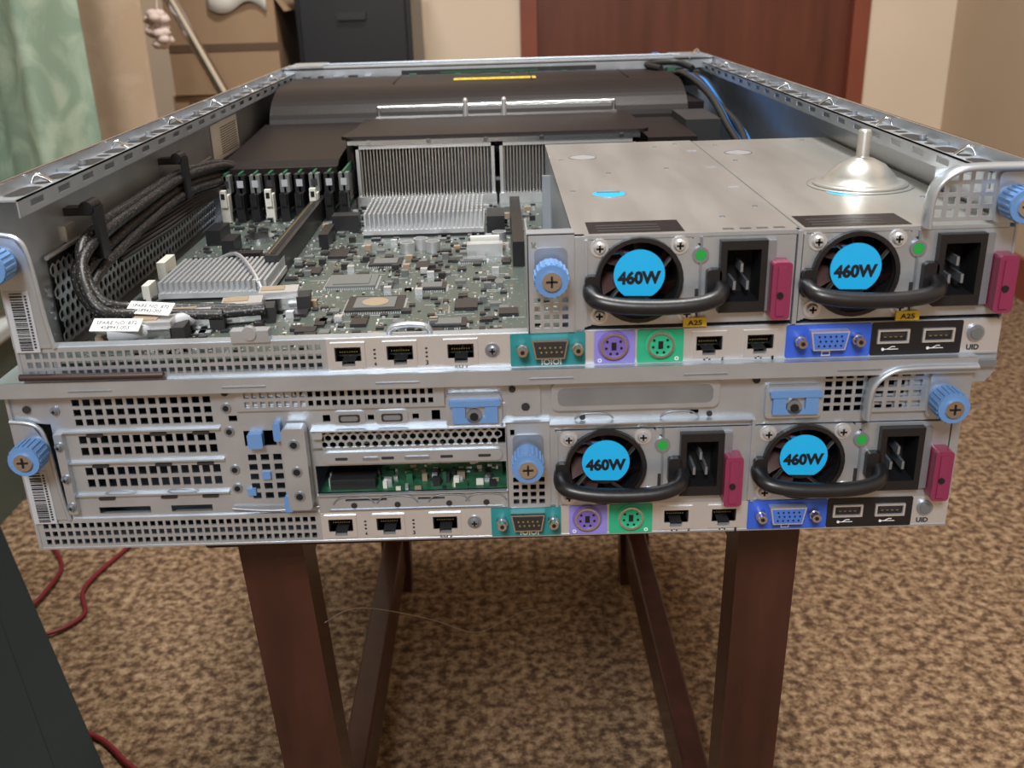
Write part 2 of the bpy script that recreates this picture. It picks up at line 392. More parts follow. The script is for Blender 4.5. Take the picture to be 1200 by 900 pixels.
def port_strip(name,parent):
    m=MB()
    m.plate(-.2225,-.083,0,.0160,-.0005,.0005,sq(-.219,-.085,.0012,.0145,36,3,.66),galv)
    m.plate(-.083,.2225,0,.0160,-.0005,.0005,[(c-.0075,c+.0075,.002,.014) for c in(-.0735,-.050,-.0225,.0902,.1134)],alu)
    m.box(-.2225,.2225,-.0008,.004,-.0005,.0004,galv)
    m.box(-.2225,.2225,.0005,.006,.0155,.0163,galv)
    for x in (-.0735,-.050,-.0225,.0902,.1134): rj45(m,x)
    m.text('4',-.0615,.0035,-.0006,.0012,txt); m.text('3',-.038,.0035,-.0006,.0012,txt); m.text('iLO 2',-.0225,.0011,-.0006,.006,txt)
    m.text('2',.0965,.0011,-.0008,.0012,txt); m.text('1',.1195,.0011,-.0008,.0010,txt)
    for x in(.0895,.1130): 
        for dx,dz in((0,.0012),(-.0012,.0004),(.0012,.0004)): m.box(x+dx-.0004,x+dx+.0004,-.0008,-.0005,dz,dz+.0006,txt)
    for x in(-.0615,-.038):
        for dz in(.006,.008,.010): m.box(x-.0005,x+.0005,-.0008,-.0005,dz,dz+.0008,txt)
    screw(m,-.0082,.0085,-.0005,.0034,galv2)
    def panel(x0,x1,c): m.rrect(x0,x1,.0003,.0160,.0008,-.0011,-.0005,c)
    panel(.0000,.0340,teal); panel(.0380,.0565,purple); panel(.0575,.0785,green); panel(.1250,.1635,dblue); panel(.1637,.2050,black)
    dsub(m,.0178,blackm,.0165,2,5); m.text('IOIOI',.0185,.0022,-.0012,.009,white)
    ps2(m,.0468,purple,ps2p); ps2(m,.0680,green,ps2g)
    m.text('o',.0405,.002,-.0012,.002,white); m.text('o',.0755,.002,-.0012,.002,white)
    dsub(m,.1436,vga,.0175,3,5,shell=alu); m.box(.1415,.1455,-.0013,-.0011,.0010,.0034,white); m.box(.1420,.1450,-.0014,-.0012,.0015,.0029,dblue)
    for x in(.1735,.1940):
        m.plate(x-.0072,x+.0072,.0062,.0128,-.0022,.006,[(x-.0062,x+.0062,.0071,.0119)],alu)
        m.box(x-.006,x+.006,0,.001,.0070,.012,dark); m.box(x-.0052,x+.0052,-.0015,.0,.0092,.0112,blackm)
        for i in range(4): m.box(x-.0042+i*.0024,x-.0030+i*.0024,-.0016,-.0014,.0090,.0094,gold)
        m.tube([(x-.004,-.0013,.0032),(x+.003,-.0013,.0032)],.0002,white,4,1); m.cyl((x-.004,-.0011,.0032),(0,-1,0),.0007,.0003,white,8); m.tube([(x-.002,-.0013,.0032),(x,-.0013,.0044),(x+.0015,-.0013,.0044)],.0002,white,4,1)
    m.cyl((.2110,-.0005,.0100),(0,-1,0),.0038,.0015,galv2,18); m.cyl((.2110,-.002,.0100),(0,-1,0),.0026,.0006,chipg,18)
    m.text('UID',.2108,.0028,-.0006,.0058,txt,bold=.03)
    return m.done(name,parent)
def corner_handle(m,x0=.181,kx=.2165,kz=.0705):
    m.plate(x0+.002,.2225,.0615,.0845,-.0012,-.0002,[h for h in sq(x0+.003,.2205,.0625,.0835,7,4,.66) if (h[0]+h[1])/2<kx-.007 and not ((h[0]<x0+.006) and h[2]>.077)],galv)
    P=[(x0,-.004,.0600),(x0,-.004,.0700),(x0+.002,-.004,.0780),(x0+.0085,-.004,.0835),(x0+.018,-.004,.0852),(.2235,-.004,.0852)]
    m.tube(P,.0016,galv,8,6,flat=(1,3,1)); 
    m.rrect(kx-.006,.2235,kz-.010,kz+.012,.002,-.003,-.0012,galv)
    knob(m,kx,kz,-.003)
def mid_bracket(m):
    m.plate(.0085,.0290,.0165,.0615,-.0022,-.0012,sq(.0105,.0270,.0178,.0335,4,4,.66)+[(.0105,.0125,.055,.058)],galv)
    m.box(.0085,.0290,-.0022,.006,.0610,.0618,galv)
    m.box(.0082,.0090,-.0022,.03,.0165,.0615,galv)
    m.rrect(.0115,.0260,.0370,.0555,.003,-.0030,-.0020,galv2)
    knob(m,.0183,.0445,-.003)
def left_bracket(m,kz=.0545,kx=-.2185):
    m.prism([(-.2225,.0163),(-.2050,.0163),(-.2065,.030),(-.2080,.058),(-.2120,.066),(-.2225,.068)],-.0015,-.0005,galv)
    m.tube([(-.2045,-.001,.016),(-.2060,-.001,.030),(-.2075,-.001,.058),(-.2115,-.001,.0665),(-.2225,-.001,.0685)],.0011,galv,6,5)
    knob(m,kx,kz,-.0015)
    m.box(-.2215,-.2105,-.0019,-.0014,.0145,.0430,labelg)
    z=.0155
    while z<.042:
        h=random.choice((.0003,.0005,.0008)); 
        m.box(-.2190,-.2135,-.0021,-.0018,z,z+h,txt); z+=h+random.choice((.0004,.0007))
    z=.0165
    while z<.041: m.box(-.2127,-.2117,-.0021,-.0018,z,z+.0008,txt); z+=.0014
    m.box(-.2225,-.2210,-.001,.02,0,.0865,galv)
def shell(name,parent,lid):
    m=MB(); L=.69
    m.box(-.2225,.2225,0,L,0,.001,galv2)
    for q in(-1,1):
        a0,a1=sorted((q*.2225,q*.2213)); m.box(a0,a1,.0,L,0,.0868,galv)
        if not lid:
            b0,b1=sorted((q*.2215,q*.2095))
            m.plate(b0,b1,.004,L-.03,.0810,.0818,[],galv,XY)
            y=.012; k=0
            while y<L-.05:
                w=(.024,.007,.017,.007)[k%4]
                a,b=sorted((q*(.2200 if k%2==0 else .2190),q*(.2115 if k%2==0 else .2130)))
                if k%2: w=(b-a)
                m.oval(a,b,y,y+w,.08185,.0009,chrome); y+=w+(.006,.005,.009,.006)[k%4]; k+=1
            c0,c1=sorted((q*.2095,q*.2101))
            vh=[(y0,y0+.014,.0765,.0795) for y0 in [.016+.030*i for i in range(21)]]
            m.plate(.004,L-.03,.0740,.0818,c0,c1,vh,galv,YZ)
            for i in range(6):
                y=.045+.105*i
                m.tube([(q*.2210,y,.082),(q*.2180,y,.0860),(q*.2120,y+.002,.082)],.0009,chrome,6,4)
                m.box(*sorted((q*.2212,q*.2150)),y+.03,y+.042,.0818,.0832,galv2)
                m.cyl((q*.2160,y+.05,.0818),(0,0,1),.0020,.0025,galv2,10)
        m.tube([(q*.2220,0,.0866),(q*.2220,L,.0866)],.0008,chrome,6,1)
    m.box(-.2225,.2225,L-.03,L,0,.086,galv2)
    if lid:
        m.box(-.2235,.2235,-.0055,L,.0866,.0893,galv)
        m.box(-.2235,.2235,-.0060,-.0052,.0820,.0893,galv)
        m.box(-.2235,.2330,-.0040,.0,.0838,.0870,galv2)
        m.prism([(.2225,.0885),(.2340,.0885),(.2340,.0805),(.2300,.0755),(.2225,.0755)],-.001,.001,galv)
        for i in range(6): m.box(-.19+.07*i,-.17+.07*i,-.0064,-.0058,.0845,.0852,galv2)
    return m.done(name,parent)

# ================================================================ TOP SERVER (open)
S1=empty('rack_server',(0,0,.54))
shell('chassis_shell',S1,False)
port_strip('port_strip',S1)
psu('power_supply_1',S1,.0336,tdx=-.003); psu('power_supply_2',S1,.1290)
m=MB()
left_bracket(m,.0565); mid_bracket(m); corner_handle(m)
m.box(.1266,.1286,-.002,.004,.017,.0595,galv)
m.box(.0290,.0336,-.001,.004,.017,.0595,galv); m.box(.2215,.2225,-.001,.004,.017,.0595,galv)
m.tube([(-.2215,-.0035,.0032),(-.190,-.0040,.0030),(-.157,-.0035,.0026)],.0017,mat('rod_brown',(.05,.03,.028),.4,.3),8,3)
m.done('rear_face_fittings',S1,bevel=0)
# PSU cage
m=MB()
m.plate(.0290,.1280,.0,.265,.0585,.0595,[(.095+i*.0075,.100+i*.0075,.0045,.0075) for i in range(4)],topm,XY)
m.plate(.1290,.2190,.0,.262,.0585,.0595,[],topm,XY)
m.box(.1276,.1294,0,.262,.0575,.0590,galv2)
m.box(.0290,.0300,0,.265,.002,.0590,galv); m.box(.0290,.2190,-.0006,.0,.0578,.0597,galv)
m.box(.0290,.2190,.264,.265,.002,.0590,galv2)
m.box(.0240,.0290,.015,.018,.006,.050,galv); m.box(.0240,.0290,.200,.203,.006,.050,galv)
for x,y in((.054,.090),(.172,.076)):
    m.ring((x,y,.0595),(0,0,1),.0084,.0092,.0003,galv); m.cyl((x,y,.0595),(0,0,1),.0084,.0002,lblue,28); m.rrect(x-.0062,x+.0062,y+.0020,y+.0058,.0018,.0597,.0599,galv2,XY)
for x,y in((.050,.207),(.148,.208)): m.ring((x,y,.0595),(0,0,1),.0080,.0088,.0003,galv2); m.cyl((x,y,.0595),(0,0,1),.0080,.0001,alu,28)
for x0,x1 in((.036,.078),(.131,.178)):
    m.box(x0,x1,.004,.026,.0595,.0597,black)
    for i in range(3): m.box(x0+.004,x1-.010,.008+i*.005,.0083+i*.005,.0597,.0598,chipg)
for x,y in((.10,.03),(.120,.05),(.115,.25),(.10,.24),(.14,.18),(.205,.03),(.205,.06),(.20,.25),(.14,.24),(.06,.15),(.095,.16),(.036,.20),(.036,.10)):
    m.cyl((x,y,.0595),(0,0,1),.0014,.0004,galv2,10)
for y in (.10,.16,.22): m.box(.118,.124,y,y+.003,.0595,.0598,galv)
m.done('psu_cage',S1)
# conical metal disc on the cage
m=MB()
m.lathe((.186,.095,.0597),[(.0,0),(.0235,0),(.0242,.0008),(.0238,.0016),(.021,.0022),(.0185,.0024),(.0165,.0060),(.0120,.0105),(.0060,.0135),(.0036,.0142),(.0033,.0150),(.0033,.0270),(.0028,.0282),(0,.0284)],topm)
m.lathe((.186,.095,.0597),[(.0240,.0004),(.0270,.0004),(.0270,.0000),(.0240,.0000)],topm)
m.done('cone_foot',S1)
# motherboard
m=MB()
m.box(-.2070,.2150,.006,.350,.0045,.0060,pcbm)
def heat(x0,x1,y0,y1,z0,h,nx,ny,f=.45,mt=alu):
    m.box(x0,x1,y0,y1,z0,z0+.003,mt); px=(x1-x0)/nx; py=(y1-y0)/ny
    for i in range(nx):
        for j in range(ny):
            m.box(x0+px*(i+.5-f/2),x0+px*(i+.5+f/2),y0+py*(j+.12),y0+py*(j+.88),z0+.003,z0+h,mt)
heat(-.095,-.014,.233,.292,.008,.014,26,7,.4); m.box(-.095,-.014,.233,.292,.006,.008,chip)
heat(-.190,-.130,.098,.150,.008,.009,20,16,.5); m.box(-.188,-.132,.10,.148,.006,.008,chip)
m.tube([(-.178,.165,.010),(-.160,.152,.0185),(-.140,.110,.0185),(-.130,.088,.010)],.0012,alu,6,4)
m.box(-.139,-.131,.135,.300,.006,.021,black); m.box(-.1362,-.1338,.138,.297,.0208,.0212,dark)
for i in range(40): m.box(-.1375,-.1368,.140+i*.0039,.1415+i*.0039,.0209,.0213,gold)
m.box(.004,.011,.150,.285,.006,.021,black); m.box(-.139,-.131,.300,.306,.006,.022,black)
for (x,y,w,d,mt) in((-.088,.125,.028,.024,chipg),(-.070,.080,.030,.025,chip),(-.073,.165,.020,.016,chip),(-.042,.110,.016,.013,chip),(-.022,.075,.012,.016,chip),(-.050,.155,.008,.014,chip),(-.105,.190,.012,.020,chip),(-.020,.165,.016,.010,chipg),(-.030,.045,.018,.013,chip),(-.110,.070,.012,.012,chip),(-.100,.040,.010,.008,chip),(-.115,.150,.010,.014,chip),(-.060,.215,.020,.008,chipg),(.000,.060,.010,.010,chip),(-.165,.185,.016,.012,chip),(-.075,.050,.008,.010,chip)):
    m.box(x-w/2,x+w/2,y-d/2,y+d/2,.006,.0078,mt)
    if w>.015:
        m.box(x-w*.36,x+w*.36,y-d*.36,y+d*.36,.0078,.0083,chipg)
        for i in range(int(w/.0012)):
            for q in(-1,1): m.box(x-w/2+i*.0012,x-w/2+i*.0012+.0006,*sorted((y+q*d/2,y+q*(d/2+.0012))),.006,.0066,alu)
        for i in range(int(d/.0012)):
            for q in(-1,1): m.box(*sorted((x+q*w/2,x+q*(w/2+.0012))),y-d/2+i*.0012,y-d/2+i*.0012+.0006,.006,.0066,alu)
m.cyl((-.070,.080,.0083),(0,0,1),.007,.0002,tan,24)
for x,y in((-.062,.190),(-.046,.192),(-.054,.200),(-.004,.212)): m.cyl((x,y,.006),(0,0,1),.0046,.007,alu,18); m.cyl((x,y,.013),(0,0,1),.0038,.0001,galv2,18)
for (x0,x1,y0,y1,h,mt) in((-.024,-.002,.175,.183,.008,alu),(-.022,-.004,.186,.190,.010,whitep),(-.205,-.200,.145,.165,.010,whitep),(-.199,-.195,.100,.112,.009,whitep),(-.180,-.172,.195,.215,.010,black),(-.170,-.150,.170,.178,.008,black),(-.120,-.114,.205,.235,.010,black),(-.118,-.100,.250,.262,.012,chip),(-.012,.000,.235,.262,.012,chip),(-.198,-.188,.225,.250,.010,black)):
    m.box(x0,x1,y0,y1,.006,.006+h,mt)
m.cyl((-.165,.235,.006),(0,0,1),.010,.0035,chrome,28)
def free(x,y):
    for a,b,c,d in((-.097,-.012,.230,.295),(-.193,-.128,.095,.153),(-.140,-.130,.13,.30),(.003,.3,.0,.4),(-.104,-.072,.111,.139),(-.087,-.053,.065,.095),(-.083,-.063,.155,.175)):
        if a<x<b and c<y<d: return False
    return True
n=0
while n<1900:
    x=random.uniform(-.200,.024); y=random.uniform(.012,.325)
    if not free(x,y) and not x>.012: continue
    x=round(x/.0022)*.0022; y=round(y/.0026)*.0026
    k=random.random()
    if k<.5: w,d,h,mt=.0008,.0016,.0006,random.choice((tan,chip,tan,alu))
    elif k<.72: w,d,h,mt=.0018,.0009,.0007,random.choice((tan,chip,whitep,alu))
    elif k<.88: w,d,h,mt=.0030,.0038,.0011,chip
    elif k<.95: w,d,h,mt=.0060,.0050,.0016,random.choice((chip,chipg))
    else: w,d,h,mt=.0040,.0040,.0034,random.choice((chipg,chip,tan,alu))
    if random.random()<.5: w,d=d,w
    m.box(x-w/2,x+w/2,y-d/2,y+d/2,.006,.006+h,mt)
    if k<.72:
        if w<d: m.box(x-w/2,x+w/2,y-d/2-.0003,y-d/2,.006,.0065,alu); m.box(x-w/2,x+w/2,y+d/2,y+d/2+.0003,.006,.0065,alu)
    n+=1
for i in range(240):
    x=random.uniform(-.2,.0); y=random.uniform(.02,.32)
    if free(x,y): m.box(x,x+random.choice((.002,.006,.010)),y,y+.0004,.006,.0061,labelg)
m.box(-.125,-.108,-.002,.004,.0160,.0215,galv); m.cyl((-.1165,.000,.0205),(0,-1,0),.0032,.003,galv,14)
m.tube([(-.055,.004,.0165),(-.053,.004,.0195),(-.046,.004,.0205),(-.038,.004,.0195),(-.036,.004,.0165)],.0014,galv,6,4)
m.done('motherboard',S1)
# SAS connectors + cables
m=MB()
for (x,y,r) in((-.158,.052,.12),(-.135,.062,.15),(-.172,.035,.05),(-.120,.080,.1)):
    m.cbox((x,y,.012),(.020,.013,.010),alu,r); m.cbox((x-.003,y,.0172),(.012,.007,.001),tan,r); m.cbox((x+.012,y,.010),(.008,.012,.008),blackm,r)
    m.cbox((x,y-.0075,.011),(.020,.001,.006),chrome,r)
off=[(0,0,0),(.0015,.004,-.006),(.004,-.002,.004),(.001,.006,.007),(.004,.004,-.011)]
for i,(dx,dy,dz) in enumerate(off):
    m.tube([(-.162+.01*i,.050+dy,.014),(-.178,.044+dy,.016+dz*.3),(-.198+dx*.5,.036+dy,.021+dz*.5),(-.2115+dx,.052+dy,.036+dz),(-.2120+dx,.082,.044+dz),(-.2125+dx,.15,.047+dz*.8),(-.2125+dx,.23,.048+dz*.7),(-.208+dx,.30,.043+dz*.7),(-.200,.34,.036+dz*.5)],.0028,braidm,9,6)
for i in range(5):
    m.tube([(-.2115+.001*i,.10,.038-.002*i),(-.2095+.001*i,.18,.036-.002*i),(-.2085,.26,.034-.002*i),(-.195,.33,.03)],.0012,cableb,6,5)
m.tube([(-.150,.055,.013),(-.175,.030,.013),(-.190,.026,.013)],.0042,labelg,10,4)
for (x,y,z,r) in((-.174,.040,.0205,-.25),(-.186,.026,.0170,-.1)):
    old=m.T; m.T=Matrix.Translation((x,y,z))@Matrix.Rotation(r,4,'Z')@Matrix.Rotation(.5,4,'X')
    m.box(-.012,.012,-.0040,.0040,0,.0006,white)
    m.text('SPARE NO. 872',0,0,0,.020,chipg,mp=lambda a,b,c:(a,b+.0012,.0007+c),bold=.0); m.text('458943-003',0,0,0,.014,chipg,mp=lambda a,b,c:(a,b-.0018,.0007+c),bold=0)
    m.T=old
for y,z in((.077,.052),(.228,.052)):
    m.box(-.2213,-.2050,y-.004,y+.004,z-.014,z-.011,black); m.box(-.2070,-.2045,y-.005,y+.005,z-.014,z+.012,black)
    m.box(-.2213,-.2050,y-.004,y+.004,z+.008,z+.012,black); m.cyl((-.209,y-.006,z+.012),(0,1,0),.0035,.012,black,12)
m.box(-.2213,-.2195,.068,.080,.048,.056,alu)
m.done('sas_cables',S1)
# hex perforated side liner
m=MB()
m.hexmesh(.045,.33,.006,.045,-.2190,.0065,galv,YZ,.38,-.0008)
m.box(-.2212,-.2205,.045,.33,.004,.046,dark)
m.tube([(-.2190,.04,.047),(-.2190,.335,.047)],.0012,galv,6,1)
m.box(-.2208,-.2203,.350,.430,.040,.068,white)
for i in range(12): m.box(-.2202,-.2201,.375,.425,.043+.0018*i,.0437+.0018*i,txt)
m.done('side_liner',S1)
# DIMM bank
m=MB()
for i in range(9):
    x=-.201+i*.0107
    m.box(x-.0034,x+.0034,.298,.460,.006,.013,black)
    w=i in (0,3,6)
    lm=whitep if w else black
    m.box(x-.0030,x+.0030,.292,.300,.006,.026,lm); m.box(x-.0022,x+.0022,.289,.293,.018,.0300 if w else .0265,lm)
    m.box(x-.0013,x+.0013,.2885,.2895,.024,.028,dark)
    m.box(x-.0036,x+.0036,.300,.308,.026,.0385,black if i%2 else chipg); m.box(x-.0022,x+.0022,.2995,.3005,.030,.035,labelg if not w else blackm)
    m.box(x-.0008,x+.0008,.300,.430,.010,.0400,pcbg)
    for j in range(5): m.box(x-.0022,x+.0022,.310+j*.024,.328+j*.024,.016,.034,chip)
m.done('memory_modules',S1)
# CPU heatsinks
m=MB()
for a0,a1 in((-.1105,-.0060),(-.0020,.1010)):
    m.box(a0,a1,.340,.430,.006,.0105,alu)
    n=40; p=(a1-a0-.006)/n
    for i in range(n): m.box(a0+.003+p*i,a0+.003+p*i+.0008,.3405,.430,.0105,.0490,fin)
    m.box(a0,a0+.0025,.338,.430,.006,.0525,alu); m.box(a1-.0025,a1,.338,.430,.006,.0525,alu)
    m.box(a0,a1,.338,.430,.0490,.0525,alu)
    m.box(a0+.003,a1-.003,.355,.356,.0105,.049,galv2)
    m.box(a0-.001,a1+.001,.335,.341,.006,.0135,alu)
m.box(-.116,.104,.336,.345,.0525,.0555,chrome)
for x in(-.100,-.055,-.012,.03,.09): m.cyl((x,.337,.0540),(0,-1,0),.0020,.001,galv2,10)
m.done('cpu_heatsinks',S1)
m=MB()
m.prism([(-.118,.345),(.108,.345),(.112,.350),(.108,.462),(-.108,.462),(-.122,.350)],.0550,.0575,baff,XY)
m.box(-.118,-.113,.345,.46,.012,.0560,baff)
m.prism([(.318,.0395),(.330,.0440),(.480,.0520),(.480,.0500),(.330,.0420),(.318,.0380)],-.208,-.122,baff,YZ)
m.box(-.208,-.122,.314,.319,.0360,.0410,baff)
pr=[(.476,.030),(.478,.046)]
for i in range(13):
    t=math.radians(180-90*i/12); pr.append((.478+.062+.062*math.cos(t),.048+.0295*math.sin(t)))
pr+=[(.575,.0780),(.630,.0780),(.630,.0300)]
m.prism(pr,-.204,.166,baff,YZ)
m.prism([(.44,.012),(.47,.042),(.63,.060),(.63,.012)],-.212,-.204,baff,YZ); m.box(.166,.182,.49,.62,.012,.060,baff)
for x in(-.10,.03,.12): m.box(x,x+.0012,.545,.630,.0780,.0787,baff)
m.box(.112,.150,.350,.47,.006,.050,baff); m.box(.120,.205,.275,.283,.006,.050,pcbg); m.box(.150,.178,.40,.47,.006,.056,blackm)
m.box(-.0436,.035,.560,.580,.0781,.0784,yellow)
for i in range(8): m.box(-.040+i*.009,-.034+i*.009,.568,.571,.0784,.0785,cardd)
m.done('air_baffle',S1,bevel=.0006)
m=MB()
m.tube([(-.105,.457,.0665),(.098,.457,.0665)],.0014,chrome,8,1)
m.box(-.107,.100,.4545,.4575,.0575,.0590,chrome)
for x in(-.1045,.0975): m.tube([(x,.457,.0575),(x,.457,.0665)],.0016,chrome,8,1)
for x in(-.030,.003): m.cyl((x,.4545,.0575),(0,0,1),.0022,.013,alu,12); m.cyl((x,.4545,.0705),(0,0,1),.0022,.002,alu,12,.0012)
m.done('baffle_latch_bar',S1)
# front drive cage lid etc
m=MB()
m.box(-.2200,.2200,.645,.690,.0848,.0872,galv); m.box(-.2200,.2200,.645,.646,.0765,.0860,galv)
m.box(-.205,.205,.632,.643,.060,.0745,blackm)
for i in range(26):
    x=-.2+i*.0155; m.box(x,x+random.uniform(.004,.011),.634,.642,.0745,.0745+random.uniform(.001,.005),random.choice((pcbg,blackm,blackm,galv,galv2,chip)))
m.box(-.10,.10,.6442,.6448,.0775,.0820,blackm); m.box(-.06,.04,.6438,.6442,.0780,.0800,pcbg); m.box(-.215,-.180,.640,.690,.0872,.0890,galv); m.box(.180,.215,.640,.690,.0872,.0890,galv)
m.tube([(-.190,.668,.0885),(.190,.668,.0885)],.0011,galv2,6,1)
m.cyl((.165,.672,.0872),(0,0,1),.004,.003,blue,14); m.tube([(.195,.640,.086),(.205,.655,.094),(.212,.672,.086)],.0012,chrome,6,4)
m.done('drive_cage_lid',S1)
m=MB()
for i in range(6):
    m.tube([(.172+.005*i,.625,.068+.003*(i%2)),(.176+.005*i,.57,.078-.002*i),(.186+.003*i,.49,.066-.003*i),(.190+.003*i,.42,.045-.004*(i%3)),(.188,.33,.030+.004*(i%3)),(.180,.28,.025)],.0030,[cableb,cableblue,cableb,cableb,cableblue,cableb][i],8,6)
m.tube([(.160,.60,.080),(.150,.63,.082),(.180,.640,.083),(.195,.62,.078)],.0032,cableb,8,5)
m.done('power_cables',S1)

# ================================================================ BOTTOM SERVER (closed)
S2=empty('rack_server.001',(-.0117,.0017,.4505),-.009)
shell('chassis_shell_b',S2,True)
port_strip('port_strip_b',S2)
psu('power_supply_1_b',S2,.0315,zo=-.0024,rating=False,tdx=-.0045,tdz=-.0016); psu('power_supply_2_b',S2,.1255,zo=-.0024,rating=False,tdz=-.0016)
m=MB()
left_bracket(m,.0545,-.2125); mid_bracket(m); corner_handle(m,.176,.2105,.0690)
m.prism([(-.2225,.068),(-.205,.066),(-.195,.0825),(-.2225,.0825)],.0008,.0016,galv)
def emb(x0,x1,z0,z1,y,mt=galv2,r=.0012,h=.0005):
    m.rrect(x0,x1,z0,z1,min(r,(z1-z0)/2.1),y-h,y,mt)
hs=sq(-.1935,-.1275,.0640,.0790,13,3,.68)+sq(-.1935,-.1275,.0485,.0605,13,2,.70)+sq(-.1935,-.1275,.0315,.0440,13,2,.70)
m.plate(-.2045,-.1250,.0163,.0835,.0005,.0015,hs+[(-.190,-.165,.0180,.0215),(-.155,-.135,.0180,.0215)],galv)
for z in (.0625,.0465,.0290):
    m.box(-.2020,-.1255,-.0014,.0008,z-.0008,z,galv)
    for cx in(-.185,-.155,-.135): emb(cx-.004,cx+.004,z-.0035,z-.0018,.0004,blackm)
for z in(.0275,):
    for cx in(-.178,-.148): m.tube([(cx-.009,.0003,z),(cx-.005,.0002,z+.0026),(cx+.005,.0002,z+.0026),(cx+.009,.0003,z)],.0004,galv2,5,4)
m.box(-.2030,-.1990,-.003,.001,.0200,.0620,galv)
for z in(.073,.056,.039,.024): screw(m,-.2010,z,-.003 if z<.062 else .0004,.0022,galv2)
m.plate(-.1250,-.0830,.0163,.0835,.0005,.0015,sq(-.1155,-.0975,.0230,.0485,3,5,.66)+[(-.115,-.100,.052,.060),(-.121,-.117,.065,.068)],galv)
for z in(.030,.040,.060,.072): m.cyl((-.1215,.0005,z),(0,-1,0),.0024,.0008,galv2,14); m.cyl((-.1215,-.0003,z),(0,-1,0),.0014,.0003,dark,12)
m.rrect(-.1125,-.1055,.0525,.0600,.001,-.004,.0006,blue); m.rrect(-.1000,-.0965,.0560,.0650,.001,-.004,.0006,blue)
m.rrect(-.0985,-.0945,.0190,.0270,.001,-.005,.0006,blue); m.box(-.1165,-.1125,-.0012,.0006,.0265,.0300,blue); m.box(-.1085,-.1045,-.0012,.0006,.0350,.0385,blue)
m.rrect(-.0955,-.0845,.0215,.0640,.002,-.0080,-.001,galv)
for z in(.029,.042,.056): m.cyl((-.0900,-.008,z),(0,-1,0),.0026,.0006,galv2,14); m.cyl((-.0900,-.0086,z),(0,-1,0),.0017,.0002,dark,12)
m.tube([(-.1250,-.001,.0195),(-.105,-.002,.0185),(-.083,-.001,.0195)],.0007,galv2,6,4)
m.plate(-.1165,-.0195,.0705,.0835,-.0010,.0000,sq(-.113,-.024,.0715,.0805,24,2,.62),galv)
emb(-.113,-.022,.0808,.0815,-.0010)
m.plate(-.0830,.0085,.0600,.0705,.0005,.0015,[(-.0770,-.0735,.0635,.0670),(-.0700,-.0590,.0630,.0675),(-.0560,-.0530,.0638,.0665),(-.0500,-.0390,.0630,.0675),(-.0350,-.0320,.0638,.0665),(-.026,-.022,.063,.068)],galv)
for x in(-.0645,-.0445): m.rrect(x-.0075,x+.0075,.0615,.0688,.002,-.0004,.0006,galv); m.rrect(x-.0050,x+.0050,.0632,.0672,.001,-.0006,-.0002,blackm); m.rrect(x-.0040,x+.0040,.0640,.0664,.001,-.0008,-.0004,galv2)
m.box(-.0830,.0085,-.003,.0008,.0595,.0602,galv)
m.rrect(-.0825,-.0775,.0560,.0600,.001,-.003,.001,galv)
m.hexmesh(-.0775,.0060,.0515,.0585,.0004,.0040,galv,XZ,.41)
m.box(-.0830,.0085,.0000,.0012,.0490,.0502,galv); m.box(-.0830,-.0785,0,.0012,.0490,.0600,galv)
m.plate(-.0830,.0085,.0405,.0490,.0005,.0015,[(-.078,-.060,.0435,.0455),(-.050,-.046,.0435,.046),(-.010,.004,.0435,.0455)],galv)
m.rrect(-.0790,.0065,.0418,.0478,.0028,-.0008,.0005,galv)
for x in(-.070,-.048,-.020,-.002): m.rrect(x-.003,x+.003,.0438,.0452,.0006,-.0010,-.0006,blackm)
emb(-.060,-.052,.0436,.0452,-.0008); emb(-.040,-.028,.0436,.0452,-.0008)
# opening : riser card visible
m.box(-.0830,.0085,.0016,.150,.0235,.0245,pcbg); m.box(-.0830,.0085,.150,.151,.023,.048,dark)
for i in range(260):
    x=random.uniform(-.080,.004);y=random.uniform(.003,.07);w=random.uniform(.001,.004)
    m.box(x,x+w,y,y+random.uniform(.001,.003),.0245,.0245+random.uniform(.0008,.005),random.choice((chip,pcbg,alu,tan,chip,whitep,pcbg)))
m.prism([(.018,.0245),(.018,.042),(.0192,.042),(.0192,.0245)],-.050,.006,pcbg,YZ)
for i in range(60):
    x=random.uniform(-.048,.003);z=random.uniform(.026,.040); m.box(x,x+random.uniform(.001,.003),.0172,.018,z,z+random.uniform(.0006,.002),random.choice((alu,tan,whitep,chip)))
m.box(-.078,-.056,.006,.04,.0245,.030,chip)
# lower bracket
m.plate(-.0830,.0085,.0163,.0265,-.0010,.0000,[(-.070,-.050,.0218,.0230),(-.035,-.022,.0218,.0230)],galv)
m.box(-.0830,.0085,-.0030,.0,.0258,.0265,galv)
for x in(-.066,-.045,-.020,-.002):
    m.tube([(x-.010,-.0012,.0205),(x-.006,-.0013,.0240),(x+.006,-.0013,.0240),(x+.010,-.0012,.0205)],.0004,galv2,5,4); m.cyl((x,-.001,.0195),(0,-1,0),.0015,.0004,blackm,12)
emb(-.0780,.0060,.0168,.0176,-.0010)
